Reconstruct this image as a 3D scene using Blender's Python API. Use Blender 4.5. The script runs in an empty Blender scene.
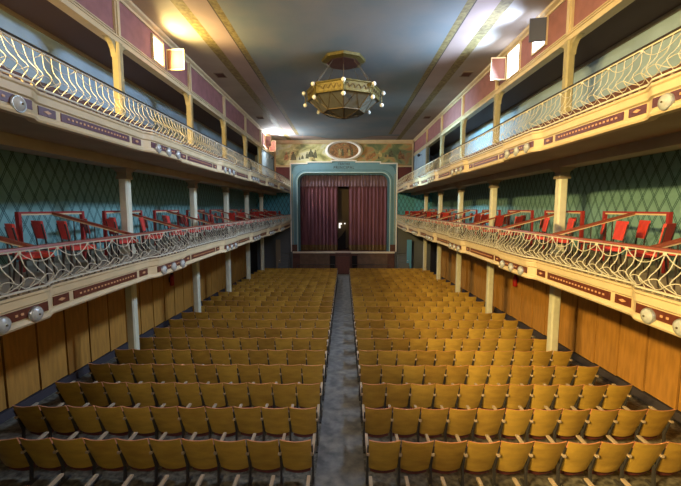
import bpy, math, random
from mathutils import Vector, Matrix
rnd = random.Random(7)
PI = math.pi
S = bpy.context.scene
COL = S.collection

# ------------------------------------------------------------------ camera
FPX = 360.0
PITCH = math.radians(5.553)
YAW = math.radians(0.634)
cd = bpy.data.cameras.new('camera')
cd.sensor_fit = 'HORIZONTAL'; cd.sensor_width = 36.0
cd.lens = 36.0 * FPX / 681.0
cd.clip_start = 0.05; cd.clip_end = 200
cam = bpy.data.objects.new('camera', cd); COL.objects.link(cam)
cam.location = (0.07, 0.0, 4.4)
cam.rotation_euler = (PI/2 - PITCH, 0, YAW)
S.camera = cam

# ------------------------------------------------------------------ world, exposure
S.view_settings.view_transform = 'Standard'
S.view_settings.look = 'None'
S.view_settings.gamma = 1.0
S.view_settings.exposure = 0.0
S.view_settings.use_curve_mapping = False
w = bpy.data.worlds.new('world'); S.world = w; w.use_nodes = True
w.node_tree.nodes['Background'].inputs[0].default_value = (0.5, 0.6, 0.8, 1)
w.node_tree.nodes['Background'].inputs[1].default_value = 0.3
S.cycles.max_bounces = 6
S.cycles.diffuse_bounces = 4
S.cycles.use_denoising = True

WARM = (1.0, 0.70, 0.26)
COOL = (0.62, 0.78, 1.0)
def area(name, loc, aim, sx, sy, power, color):
    l = bpy.data.lights.new(name, 'AREA'); l.shape = 'RECTANGLE'; l.size = sx; l.size_y = sy
    l.energy = power; l.color = color
    o = bpy.data.objects.new(name, l); COL.objects.link(o); o.location = loc
    d = Vector(aim) - Vector(loc)
    o.rotation_euler = d.to_track_quat('-Z', 'Y').to_euler()
    return o
# clerestory windows: warm on the left, daylight on the right; some stand behind the camera; then added fill lamps
def wide(o, deg): o.data.spread = math.radians(deg); return o
wide(area('window_or_fill_light', (-5.48, 11.36, 9.14), (5, 11.5, 8.2), 0.6, 0.6, 200, (1.0, 0.74, 0.28)), 150)
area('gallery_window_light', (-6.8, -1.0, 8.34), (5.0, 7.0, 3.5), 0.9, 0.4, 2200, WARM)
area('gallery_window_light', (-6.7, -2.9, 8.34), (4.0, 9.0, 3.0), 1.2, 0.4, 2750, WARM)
wide(area('window_or_fill_light', (5.42, 12.3, 9.15), (-6, 11.0, 4.4), 0.7, 0.75, 340, (0.50, 0.72, 1.0)), 128)
wide(area('window_or_fill_light', (5.42, 10.75, 9.25), (-6, 10.0, 4.4), 0.6, 0.65, 340, (0.52, 0.68, 1.0)), 128)
area('window_or_fill_light', (-5.42, 26.6, 9.25), (5.5, 19.0, 6.5), 0.7, 0.6, 800, (0.86, 0.93, 1.0))
wide(area('window_or_fill_light', (-5.35, 19.0, 9.1), (7.0, 18.5, 7.0), 1.4, 0.7, 190, (0.38, 0.74, 1.0)), 36)  # added cool beam to brighten the right gallery wall; no window here
wide(area('rear_fill_light', (0.0, -2.6, 7.4), (0, 22.0, 3.0), 6.0, 2.0, 150, (0.88, 0.80, 0.88)), 76)  # added soft fill from behind the camera, not a window
wide(area('rear_fill_light', (0.0, -2.7, 7.4), (0, 14.0, 5.0), 6.0, 2.0, 40, (0.85, 0.80, 0.86)), 140)  # second added fill, wider and weaker, no window behind it

# ------------------------------------------------------------------ materials
def nt(m):
    m.use_nodes = True; t = m.node_tree; t.nodes.clear(); return t
def mat(name, col, rough=0.6, metal=0.0, noise=0.0, nscale=6.0, col2=None, bump=0.0, spec=0.4, stretch=None):
    m = bpy.data.materials.new(name); t = nt(m); N = t.nodes; L = t.links
    o = N.new('ShaderNodeOutputMaterial'); b = N.new('ShaderNodeBsdfPrincipled')
    L.new(b.outputs[0], o.inputs[0])
    b.inputs['Roughness'].default_value = rough; b.inputs['Metallic'].default_value = metal
    b.inputs['Specular IOR Level'].default_value = spec
    b.inputs['Base Color'].default_value = (*col, 1)
    if noise > 0 or col2 or bump > 0:
        tc = N.new('ShaderNodeTexCoord'); mp = N.new('ShaderNodeMapping')
        if stretch: mp.inputs['Scale'].default_value = stretch
        L.new(tc.outputs['Object'], mp.inputs[0])
        n = N.new('ShaderNodeTexNoise'); n.inputs['Scale'].default_value = nscale; n.inputs['Detail'].default_value = 6
        L.new(mp.outputs[0], n.inputs['Vector'])
        if noise > 0 or col2:
            c2 = col2 or tuple(c * (1 - noise) for c in col)
            r = N.new('ShaderNodeValToRGB')
            r.color_ramp.elements[0].position = 0.35; r.color_ramp.elements[1].position = 0.65
            r.color_ramp.elements[0].color = (*c2, 1); r.color_ramp.elements[1].color = (*col, 1)
            L.new(n.outputs['Fac'], r.inputs[0]); L.new(r.outputs[0], b.inputs['Base Color'])
        if bump > 0:
            bp = N.new('ShaderNodeBump'); bp.inputs['Strength'].default_value = bump; bp.inputs['Distance'].default_value = 0.02
            L.new(n.outputs['Fac'], bp.inputs['Height']); L.new(bp.outputs[0], b.inputs['Normal'])
    return m
def emis(name, col, st):
    m = bpy.data.materials.new(name); t = nt(m); N = t.nodes
    o = N.new('ShaderNodeOutputMaterial'); e = N.new('ShaderNodeEmission')
    e.inputs[0].default_value = (*col, 1); e.inputs[1].default_value = st
    t.links.new(e.outputs[0], o.inputs[0]); return m
def seat_wood(name, a, b2):
    # ply veneer whose tone differs a little from seat to seat
    m = bpy.data.materials.new(name); t = nt(m); N = t.nodes; L = t.links
    o = N.new('ShaderNodeOutputMaterial'); b = N.new('ShaderNodeBsdfPrincipled'); L.new(b.outputs[0], o.inputs[0])
    b.inputs['Roughness'].default_value = 0.42; b.inputs['Specular IOR Level'].default_value = 0.35
    tc = N.new('ShaderNodeTexCoord'); mp = N.new('ShaderNodeMapping'); mp.inputs['Scale'].default_value = (1, 1, 2.5)
    L.new(tc.outputs['Object'], mp.inputs[0])
    oi = N.new('ShaderNodeObjectInfo')
    n = N.new('ShaderNodeTexNoise'); n.noise_dimensions = '4D'; n.inputs['Scale'].default_value = 4.0; n.inputs['Detail'].default_value = 5
    mu = N.new('ShaderNodeMath'); mu.operation = 'MULTIPLY'; mu.inputs[1].default_value = 40
    L.new(oi.outputs['Random'], mu.inputs[0]); L.new(mu.outputs[0], n.inputs['W']); L.new(mp.outputs[0], n.inputs['Vector'])
    ad = N.new('ShaderNodeMath'); ad.operation = 'MULTIPLY_ADD'; ad.inputs[1].default_value = 0.45
    L.new(oi.outputs['Random'], ad.inputs[0]); L.new(n.outputs['Fac'], ad.inputs[2])
    r = N.new('ShaderNodeValToRGB'); r.color_ramp.elements[0].position = 0.35; r.color_ramp.elements[1].position = 1.0
    r.color_ramp.elements[0].color = (*a, 1); r.color_ramp.elements[1].color = (*b2, 1)
    L.new(ad.outputs[0], r.inputs[0]); L.new(r.outputs[0], b.inputs['Base Color'])
    return m
def lattice(name, base, line, px, pz, axis='Y'):
    # diamond trellis wallpaper with doubled lines
    m = bpy.data.materials.new(name); t = nt(m); N = t.nodes; L = t.links
    o = N.new('ShaderNodeOutputMaterial'); b = N.new('ShaderNodeBsdfPrincipled'); L.new(b.outputs[0], o.inputs[0])
    b.inputs['Roughness'].default_value = 0.75
    tc = N.new('ShaderNodeTexCoord'); sp = N.new('ShaderNodeSeparateXYZ'); L.new(tc.outputs['Object'], sp.inputs[0])
    def mth(op, a, bb=None):
        q = N.new('ShaderNodeMath'); q.operation = op
        for i, v in enumerate((a, bb)):
            if v is None: continue
            if isinstance(v, (int, float)): q.inputs[i].default_value = v
            else: L.new(v, q.inputs[i])
        return q.outputs[0]
    u = mth('DIVIDE', sp.outputs[axis], px); v = mth('DIVIDE', sp.outputs['Z'], pz)
    def band(x):
        f = mth('ABSOLUTE', mth('SUBTRACT', mth('FRACT', x), 0.5))       # 0 .. .5
        d = mth('ABSOLUTE', mth('SUBTRACT', f, 0.06))
        return mth('LESS_THAN', d, 0.035)
    msk = mth('MAXIMUM', band(mth('ADD', u, v)), band(mth('SUBTRACT', u, v)))
    n = N.new('ShaderNodeTexNoise'); n.inputs['Scale'].default_value = 9; L.new(tc.outputs['Object'], n.inputs['Vector'])
    r = N.new('ShaderNodeValToRGB'); r.color_ramp.elements[0].color = (*[c*0.75 for c in base], 1); r.color_ramp.elements[1].color = (*[min(1, c*1.2) for c in base], 1)
    L.new(n.outputs['Fac'], r.inputs[0])
    mx = N.new('ShaderNodeMixRGB'); L.new(msk, mx.inputs[0]); L.new(r.outputs[0], mx.inputs[1]); mx.inputs[2].default_value = (*line, 1)
    L.new(mx.outputs[0], b.inputs['Base Color'])
    return m
def mural(name, stops, scale, stretch, seed=0.0):
    # loose brushy landscape painting
    m = bpy.data.materials.new(name); t = nt(m); N = t.nodes; L = t.links
    o = N.new('ShaderNodeOutputMaterial'); b = N.new('ShaderNodeBsdfPrincipled'); L.new(b.outputs[0], o.inputs[0])
    b.inputs['Roughness'].default_value = 0.5
    tc = N.new('ShaderNodeTexCoord'); mp = N.new('ShaderNodeMapping'); mp.inputs['Scale'].default_value = stretch
    mp.inputs['Location'].default_value = (seed, seed * 2, seed * .5)
    L.new(tc.outputs['Object'], mp.inputs[0])
    n = N.new('ShaderNodeTexNoise'); n.inputs['Scale'].default_value = scale; n.inputs['Detail'].default_value = 8; n.inputs['Distortion'].default_value = 0.8
    L.new(mp.outputs[0], n.inputs['Vector'])
    r = N.new('ShaderNodeValToRGB'); cr = r.color_ramp
    while len(cr.elements) < len(stops): cr.elements.new(0.5)
    for e, (p, c) in zip(cr.elements, stops): e.position = p; e.color = (*c, 1)
    L.new(n.outputs['Fac'], r.inputs[0]); L.new(r.outputs[0], b.inputs['Base Color'])
    return m
M = {}
M['ochre'] = seat_wood('ochre_ply', (0.36, 0.20, 0.035), (0.64, 0.40, 0.065))
M['edge'] = mat('ply_edge', (0.62, 0.25, 0.12), 0.5)
M['pan'] = mat('seat_pan_dark', (0.11, 0.028, 0.022), 0.45)
M['arm'] = mat('pale_armrest', (0.52, 0.40, 0.27), 0.5, noise=0.2)
M['cast'] = mat('cast_iron_grey', (0.065, 0.06, 0.058), 0.5, 0.3)
M['screw'] = mat('screw', (0.75, 0.7, 0.6), 0.3, 0.8)
M['floor'] = mat('worn_floor', (0.20, 0.185, 0.14), 0.55, noise=0.75, nscale=11, bump=0.3)
M['aisle'] = mat('aisle_floor', (0.22, 0.215, 0.195), 0.5, col2=(0.10, 0.10, 0.098), nscale=5, bump=0.3)
M['panel'] = mat('wood_panelling', (0.50, 0.235, 0.045), 0.5, noise=0.25, nscale=3, stretch=(1, 4, .6))
M['paneldark'] = mat('panelling_groove', (0.012, 0.007, 0.005), 0.8)
M['plinth'] = mat('plinth', (0.05, 0.04, 0.045), 0.7)
M['cream'] = mat('cream_paint', (0.60, 0.47, 0.27), 0.5, noise=0.12, nscale=3)
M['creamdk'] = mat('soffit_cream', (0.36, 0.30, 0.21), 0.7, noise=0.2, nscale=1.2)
M['column'] = mat('column_paint', (0.62, 0.60, 0.44), 0.5, noise=0.15, nscale=4)
M['goldcol'] = mat('gold_olive_paint', (0.36, 0.30, 0.15), 0.5, noise=0.2, nscale=5)
M['capital'] = mat('capital', (0.22, 0.17, 0.11), 0.6)
M['oxred'] = mat('oxblood_inlay', (0.12, 0.028, 0.014), 0.45, noise=0.3, nscale=20)
M['plum'] = mat('plum_inlay', (0.11, 0.035, 0.05), 0.45, noise=0.3, nscale=20)
M['dot'] = mat('inlay_dots', (0.55, 0.30, 0.14), 0.5)
M['wire'] = mat('white_ironwork', (0.56, 0.52, 0.40), 0.45)
M['handrail_red'] = mat('handrail_red', (0.22, 0.055, 0.03), 0.4)
M['handrail_dark'] = mat('handrail_dark', (0.025, 0.018, 0.012), 0.4)
M['disc'] = mat('frosted_lamp', (0.42, 0.43, 0.40), 0.25, noise=0.25, nscale=14)
M['dome'] = mat('lamp_rim', (0.35, 0.36, 0.34), 0.3, 0.6)
M['red'] = mat('red_velvet', (0.58, 0.045, 0.03), 0.6, noise=0.2, nscale=12)
M['redframe'] = mat('red_lacquer', (0.26, 0.02, 0.018), 0.4)
M['chairwood'] = mat('dark_bentwood', (0.03, 0.02, 0.016), 0.4)
M['rose'] = mat('rose_panel', (0.30, 0.125, 0.115), 0.75, noise=0.2, nscale=3)
M['galblue'] = mat('gallery_blue', (0.32, 0.43, 0.50), 0.8, noise=0.15, nscale=1.5)
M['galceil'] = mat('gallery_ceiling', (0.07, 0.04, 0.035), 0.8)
M['trellis'] = lattice('trellis_wallpaper', (0.15, 0.29, 0.27), (0.03, 0.085, 0.08), 0.32, 0.62)
M['trellisx'] = lattice('trellis_wallpaper_end', (0.08, 0.34, 0.44), (0.03, 0.10, 0.12), 0.32, 0.62, 'X')
M['sky_ceil'] = mat('ceiling_field', (0.27, 0.265, 0.255), 0.8, col2=(0.195, 0.235, 0.25), nscale=0.6)
M['ceil_pink'] = mat('ceiling_pink_band', (0.42, 0.30, 0.26), 0.8, noise=0.12, nscale=1)
M['ceil_pale'] = mat('ceiling_margin', (0.42, 0.36, 0.30), 0.8, noise=0.15, nscale=0.8)
M['ceil_gold'] = mat('ceiling_gold_band', (0.30, 0.23, 0.09), 0.7, col2=(0.17, 0.12, 0.045), nscale=9, bump=0.1)
M['ceil_line'] = mat('ceiling_line', (0.10, 0.075, 0.055), 0.8)
M['teal'] = mat('teal_plaster', (0.12, 0.26, 0.32), 0.55, noise=0.12, nscale=2)
M['tealdk'] = mat('teal_ornament', (0.045, 0.12, 0.15), 0.6)
M['tealpale'] = mat('pale_teal_edge', (0.42, 0.58, 0.58), 0.5)
M['white'] = mat('white_moulding', (0.74, 0.70, 0.62), 0.5)
M['curtain'] = mat('plum_curtain', (0.17, 0.065, 0.085), 0.85, noise=0.25, nscale=1.5, stretch=(3, 1, .4))
M['valance'] = mat('valance_curtain', (0.22, 0.14, 0.17), 0.8, noise=0.25, nscale=3)
M['curtaingold'] = mat('curtain_gold_hem', (0.16, 0.10, 0.035), 0.8, noise=0.3, nscale=10)
M['dark'] = mat('dark_void', (0.012, 0.010, 0.010), 0.9)
M['stagewood'] = mat('stage_front_wood', (0.10, 0.035, 0.022), 0.6, noise=0.3, nscale=3)
M['stagetan'] = mat('stage_front_tan', (0.15, 0.085, 0.05), 0.6, noise=0.3, nscale=3)
M['stagelip'] = mat('stage_lip', (0.66, 0.58, 0.45), 0.5)
M['maroon'] = mat('maroon_wall', (0.10, 0.02, 0.022), 0.7)
M['orange'] = mat('orange_plaster', (0.55, 0.33, 0.13), 0.7, noise=0.1)
M['brass'] = mat('brass', (0.15, 0.115, 0.03), 0.4, 0.5, noise=0.4, nscale=14)
M['came'] = mat('dark_brass_strip', (0.09, 0.06, 0.025), 0.4, 0.5)
M['lampglass'] = mat('cloudy_glass', (0.08, 0.075, 0.055), 0.25, noise=0.15, nscale=6)
M['globe'] = mat('opal_bulb', (0.55, 0.53, 0.45), 0.15)
M['steelgrey'] = mat('steel_shutter', (0.09, 0.10, 0.14), 0.5)
M['shutterpink'] = mat('shutter_pink', (0.17, 0.06, 0.035), 0.6)
M['extred'] = mat('extinguisher_red', (0.35, 0.01, 0.008), 0.3)
M['black'] = mat('black', (0.01, 0.01, 0.01), 0.5)
M['bluedoor'] = mat('blue_paint', (0.10, 0.33, 0.52), 0.5)
M['greydark'] = mat('stair_grey', (0.12, 0.13, 0.13), 0.7)
M['text'] = mat('dark_lettering', (0.004, 0.012, 0.02), 0.5)
M['win_warm'] = emis('window_pane_warm', (1.0, 0.80, 0.38), 12)
M['win_cool'] = emis('window_pane_cool', (0.82, 0.86, 1.0), 10)
M['exitlit'] = emis('small_lit_sign', (1.0, 0.95, 0.85), 1.3)

# ------------------------------------------------------------------ mesh builder
class MB:
    def __init__(s): s.v = []; s.f = []; s.mi = []; s.cur = 0
    def add(s, vs, fs, mi=None):
        n = len(s.v); s.v += [tuple(p) for p in vs]
        for f in fs: s.f.append(tuple(i + n for i in f)); s.mi.append(s.cur if mi is None else mi)
        return s
    def box(s, x0, x1, y0, y1, z0, z1, mi=None):
        vs = [(x, y, z) for x in (x0, x1) for y in (y0, y1) for z in (z0, z1)]
        return s.add(vs, [(0,1,3,2),(4,6,7,5),(0,4,5,1),(2,3,7,6),(0,2,6,4),(1,5,7,3)], mi)
    def hull8(s, a, b, mi=None):   # two quads
        n = 4
        return s.add(list(a) + list(b), [(3,2,1,0),(4,5,6,7)] + [(i,(i+1)%n,(i+1)%n+n,i+n) for i in range(n)], mi)
    def tube(s, pts, r, n=6, mi=None, closed=False, flat=None):
        pts = [Vector(p) for p in pts]; rings = []; N = len(pts)
        for i, p in enumerate(pts):
            if closed: t = pts[(i+1) % N] - pts[i-1]
            else: t = pts[min(i+1, N-1)] - pts[max(i-1, 0)]
            if t.length < 1e-9: t = Vector((0,0,1))
            t.normalize()
            up = Vector((0,0,1)) if abs(t.z) < 0.9 else Vector((0,1,0))
            a = t.cross(up).normalized(); b = t.cross(a).normalized()
            rr = r[i] if isinstance(r, (list, tuple)) else r
            rings.append([p + a*math.cos(2*PI*(k+.5)/n)*rr + b*math.sin(2*PI*(k+.5)/n)*rr for k in range(n)])
        vs = [q for g in rings for q in g]; fs = []
        rng = N if closed else N-1
        for i in range(rng):
            j = (i+1) % N
            for k in range(n): fs.append((i*n+k, i*n+(k+1)%n, j*n+(k+1)%n, j*n+k))
        if not closed: fs.append(tuple(range(n-1,-1,-1))); fs.append(tuple((N-1)*n+k for k in range(n)))
        return s.add(vs, fs, mi)
    def lathe(s, prof, n=16, c=(0,0,0), mi=None, axis='Z', rot=0.0):
        vs = []; m = len(prof)
        for r, z in prof:
            for k in range(n):
                a = 2*PI*k/n + rot
                x, y = r*math.cos(a), r*math.sin(a)
                if axis == 'Z': p = (c[0]+x, c[1]+y, c[2]+z)
                elif axis == 'X': p = (c[0]+z, c[1]+x, c[2]+y)
                else: p = (c[0]+x, c[1]+z, c[2]+y)
                vs.append(p)
        fs = []
        for i in range(m-1):
            for k in range(n): fs.append((i*n+k, i*n+(k+1)%n, (i+1)*n+(k+1)%n, (i+1)*n+k))
        fs.append(tuple(range(n-1,-1,-1))); fs.append(tuple((m-1)*n+k for k in range(n)))
        return s.add(vs, fs, mi)
    def extr(s, poly, x0, x1, plane='YZ', mi=None):
        # polygon extruded along the remaining axis
        def P(a, b, c):
            return {'YZ': (c, a, b), 'XZ': (a, c, b), 'XY': (a, b, c)}[plane]
        n = len(poly)
        vs = [P(a, b, x0) for a, b in poly] + [P(a, b, x1) for a, b in poly]
        fs = [tuple(range(n)), tuple(range(2*n-1, n-1, -1))] + [(i, i+n, (i+1) % n + n, (i+1) % n) for i in range(n)]
        return s.add(vs, fs, mi)
    def sweep(s, prof, path, mi=None, cap=True):
        # prof: function(i) -> list of points ; consecutive sections joined, profile closed
        secs = [prof(p) for p in path]; n = len(secs[0]); vs = [q for g in secs for q in g]; fs = []
        for i in range(len(secs)-1):
            for k in range(n): fs.append((i*n+k, i*n+(k+1)%n, (i+1)*n+(k+1)%n, (i+1)*n+k))
        if cap: fs.append(tuple(range(n-1,-1,-1))); fs.append(tuple((len(secs)-1)*n+k for k in range(n)))
        return s.add(vs, fs, mi)
    def mesh(s, name, mats, smooth=False):
        me = bpy.data.meshes.new(name); me.from_pydata(s.v, [], s.f)
        for m in (mats if isinstance(mats, (list, tuple)) else [mats]): me.materials.append(m)
        me.polygons.foreach_set('material_index', s.mi)
        me.validate()
        import bmesh
        b = bmesh.new(); b.from_mesh(me); bmesh.ops.recalc_face_normals(b, faces=b.faces); b.to_mesh(me); b.free()
        if smooth:
            me.polygons.foreach_set('use_smooth', [True]*len(me.polygons))
            try: me.set_sharp_from_angle(angle=math.radians(40))
            except Exception: pass
        me.update(); return me
    def build(s, name, mats, parent=None, smooth=False, loc=(0,0,0)):
        o = bpy.data.objects.new(name, s.mesh(name, mats, smooth)); COL.objects.link(o)
        o.location = loc
        if parent: o.parent = parent
        return o
def empty(name, loc, rz=0):
    o = bpy.data.objects.new(name, None); COL.objects.link(o); o.location = loc; o.rotation_euler = (0,0,rz)
    o.empty_display_size = .1; return o
def tag(o, label=None, cat=None, group=None, kind=None):
    if label: o['label'] = label
    if cat: o['category'] = cat
    if group: o['group'] = group
    if kind: o['kind'] = kind
    return o
def tree(root, loc, rz=0, label=None, group=None, sx=None):
    r = root.copy(); COL.objects.link(r); r.location = loc; r.rotation_euler = (0,0,rz)
    if label: r['label'] = label
    if group: r['group'] = group
    for ch in root.children:
        c = ch.copy(); COL.objects.link(c); c.parent = r
        for g in ch.children:
            d = g.copy(); COL.objects.link(d); d.parent = c
    return r
def struct(o): o['kind'] = 'structure'; return o
ORD = ['nearest', 'second', 'third', 'fourth', 'fifth', 'sixth', 'seventh', 'eighth', 'ninth', 'tenth', 'eleventh', 'twelfth', 'thirteenth', 'fourteenth']

# ------------------------------------------------------------------ layout
def fz(Y): return 0.02 if Y < 5.2 else 0.02 - 0.0375*(Y-5.2)     # raked floor
YE = 29.3                     # end wall
XC = 5.63                     # column line, clerestory wall
XW = 7.1                      # outer wall
COLY = [5.5, 9.38, 13.60, 17.40, 21.05, 24.75]
BUL = [0.2, 4.15, 8.5, 12.95, 16.8, 20.3, 23.8]
ZS1, ZT1 = 2.88, 3.30         # lower balcony front: bottom, top
ZS2, ZT2 = 5.58, 5.99         # upper
ZR1, ZR2 = 3.855, 6.56         # handrails
ZOPEN, ZCEIL = 8.52, 9.75
YB0 = 2.6                     # balconies start just ahead of the rear gallery
def front(Y):
    x = 4.16
    if Y > 24.5: x += 0.16 * min(1, (Y-24.5)/4.5)**1.5
    for c in BUL:
        d = abs(Y-c)
        if d < 1.0:
            t = max(0, min(1, (0.92-d)/0.26)); t = t*t*(3-2*t); x -= 0.11*t
    return x
def base(Y):
    x = 4.16
    if Y > 24.5: x += 0.16 * min(1, (Y-24.5)/4.5)**1.5
    return x - .03
def ypath(a, b):
    ys = []; y = a
    while y < b:
        ys.append(y); near = min(abs(abs(y-c)-.79) for c in BUL)
        y += 0.035 if near < 0.2 else 0.15
    ys.append(b); return ys
YP = ypath(YB0, YE-0.02)
YD = [-3.19] + YP

# ------------------------------------------------------------------ room shell
m = MB(); ys = [-3.2, 5.2, YE+.3]
m.sweep(lambda Y: [(-7.3, Y, fz(Y)), (7.3, Y, fz(Y)), (7.3, Y, fz(Y)-.3), (-7.3, Y, fz(Y)-.3)], ys)
struct(m.build('floor', M['floor']))
m = MB()
m.sweep(lambda Y: [(-.40, Y, fz(Y)+.012), (.41, Y, fz(Y)+.012), (.41, Y, fz(Y)), (-.40, Y, fz(Y))], [-3.0, 5.2, 27.2])
tag(m.build('floor_aisle', M['aisle']), kind='structure')
# ceiling: painted strips
m = MB()
bands = [(-5.6, -4.45, 2), (-4.45, -4.12, 3), (-4.12, -3.50, 1), (-3.50, -3.46, 4), (-3.46, -3.25, 3), (-3.25, 3.25, 0),
         (3.25, 3.46, 3), (3.46, 3.50, 4), (3.50, 4.12, 1), (4.12, 4.45, 3), (4.45, 5.6, 2)]
for a, b, k in bands: m.box(a, b, -3.2, YE-2.3, ZCEIL, ZCEIL+.25, k)
for a, b, k in bands:
    if k == 2 or a == -4.45 or b == 4.45: m.box(a, b, YE-2.3, YE+.1, ZCEIL, ZCEIL+.25, 2 if k == 2 else 3)
m.box(-4.12, 4.12, YE-.5, YE+.1, ZCEIL, ZCEIL+.25, 2)
# the field ends in a scalloped outline towards the stage
xs = [-4.12 + 8.24*i/60 for i in range(61)]
def edge(x):
    a = abs(x)
    return YE-1.9 if a > 2.6 else YE-1.9 + 1.1*(0.5+0.5*math.cos(PI*min(1, max(0, (a-.9)/1.7))))
for i in range(60):
    a, b = xs[i], xs[i+1]; ea, eb = edge(a), edge(b)
    m.extr([(a, YE-2.3), (b, YE-2.3), (b, eb), (a, ea)], ZCEIL, ZCEIL+.25, 'XY', 0)
    m.extr([(a, ea), (b, eb), (b, eb+.07), (a, ea+.07)], ZCEIL, ZCEIL+.25, 'XY', 4)
    m.extr([(a, ea+.07), (b, eb+.07), (b, YE-.5), (a, YE-.5)], ZCEIL, ZCEIL+.25, 'XY', 1)
struct(m.build('ceiling', [M['sky_ceil'], M['ceil_pink'], M['ceil_pale'], M['ceil_gold'], M['ceil_line']]))
# end wall
m = MB()
m.box(-7.3, -3.86, YE, YE+.3, -1.6, 10.0, 0); m.box(3.86, 7.3, YE, YE+.3, -1.6, 10.0, 0)
m.box(-3.86, 3.86, YE, YE+.3, 7.36, 10.0, 0)
m.box(-5.55, -4.3, YE-.02, YE, 6.0, 7.66, 1); m.box(4.3, 5.55, YE-.02, YE, 6.0, 7.66, 1)
m.box(-7.1, -4.3, YE-.02, YE, 3.2, 5.6, 2); m.box(4.3, 7.1, YE-.02, YE, 3.2, 5.6, 2)
m.box(-5.55, 5.55, YE-.03, YE, 7.72, 9.75, 3)
struct(m.build('wall_stage', [M['greydark'], M['maroon'], M['trellisx'], M['orange']]))
m = MB(); m.box(-7.3, 7.3, -3.4, -3.2, -.3, 10); struct(m.build('wall_rear', M['galblue']))
for s, side in ((-1, 'left'), (1, 'right')):
    # outer wall: ground storey with plinth, trellis storey, pale blue gallery storey
    x0, x1 = sorted((s*XW, s*(XW+.25)))
    m = MB()
    m.box(x0, x1, -3.2, YE+.3, -1.6, 3.0, 0); m.box(x0, x1, -3.2, YE+.3, 3.0, 5.8, 1); m.box(x0, x1, -3.2, YE+.3, 5.8, 10, 2)
    struct(m.build('wall_'+side, [M['paneldark'], M['trellis'], M['galblue']]))
    # wood panelling on the ground storey
    m = MB(); y = 3.1 if s > 0 else 3.0
    while y < 26:
        za = fz(y) + .22; xx = sorted((s*XW, s*(XW-.045)))
        m.box(xx[0], xx[1], y, y+.785, za, 2.86); y += .84
    o = m.build('wall_panelling', M['panel']); o.name = 'wall_%s_panelling' % side; struct(o)
    m = MB()
    m.sweep(lambda Y: [(s*XW, Y, fz(Y)), (s*(XW-.07), Y, fz(Y)), (s*(XW-.07), Y, fz(Y)+.2), (s*XW, Y, fz(Y)+.2)], [-3, 5.2, YE])
    struct(m.build('baseboard_'+side, M['plinth']))
    # clerestory above the gallery opening
    m = MB(); xx = sorted((s*XC, s*(XC+.18)))
    m.box(xx[0], xx[1], -3.2, YE, ZOPEN, 9.75, 0)
    m.box(xx[0], xx[1], 24.8, YE, 5.99, ZOPEN, 1)
    struct(m.build('wall_%s_clerestory' % side, [M['rose'], M['galblue']]))
    # gallery ceiling and cornices
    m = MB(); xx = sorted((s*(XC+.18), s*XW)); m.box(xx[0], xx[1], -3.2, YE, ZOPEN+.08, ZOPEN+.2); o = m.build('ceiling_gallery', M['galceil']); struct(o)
    m = MB(); f = lambda Y: [(s*XC, Y, 9.75), (s*(XC-.16), Y, 9.75), (s*(XC-.14), Y, 9.70), (s*(XC-.05), Y, 9.66), (s*(XC-.04), Y, 9.60), (s*XC, Y, 9.60)]
    m.sweep(f, [-3.1, YE]); struct(m.build('trim_'+('1' if s < 0 else '2'), M['cream']))
    m = MB(); m.box(*sorted((s*(XC-.05), s*(XC+.2))), -3.1, YE, ZOPEN-.02, ZOPEN+.10); m.box(*sorted((s*(XC-.08), s*XC)), -3.1, YE, ZOPEN+.10, ZOPEN+.14)
    m.box(*sorted((s*(XC-.03), s*XC)), -3.1, YE, ZOPEN+.2, ZOPEN+.23)
    struct(m.build('trim_'+('3' if s < 0 else '4'), M['cream']))
    # band under the gallery ceiling on the outer wall
    m = MB(); m.box(*sorted((s*(XW-.06), s*XW)), -3.1, YE, ZOPEN-.0, ZOPEN+.08); struct(m.build('trim_'+('5' if s < 0 else '6'), M['capital']))
# end wall cornice and mouldings
m = MB(); m.box(-5.5, 5.5, YE-.22, YE, 9.60, 9.75); m.box(-5.5, 5.5, YE-.12, YE, 9.50, 9.60); struct(m.build('trim_7', M['cream']))
m = MB(); m.box(-5.5, -4.3, YE-.09, YE, 7.66, 7.76); m.box(4.3, 5.5, YE-.09, YE, 7.66, 7.76); struct(m.build('trim_8', M['cream']))

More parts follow.
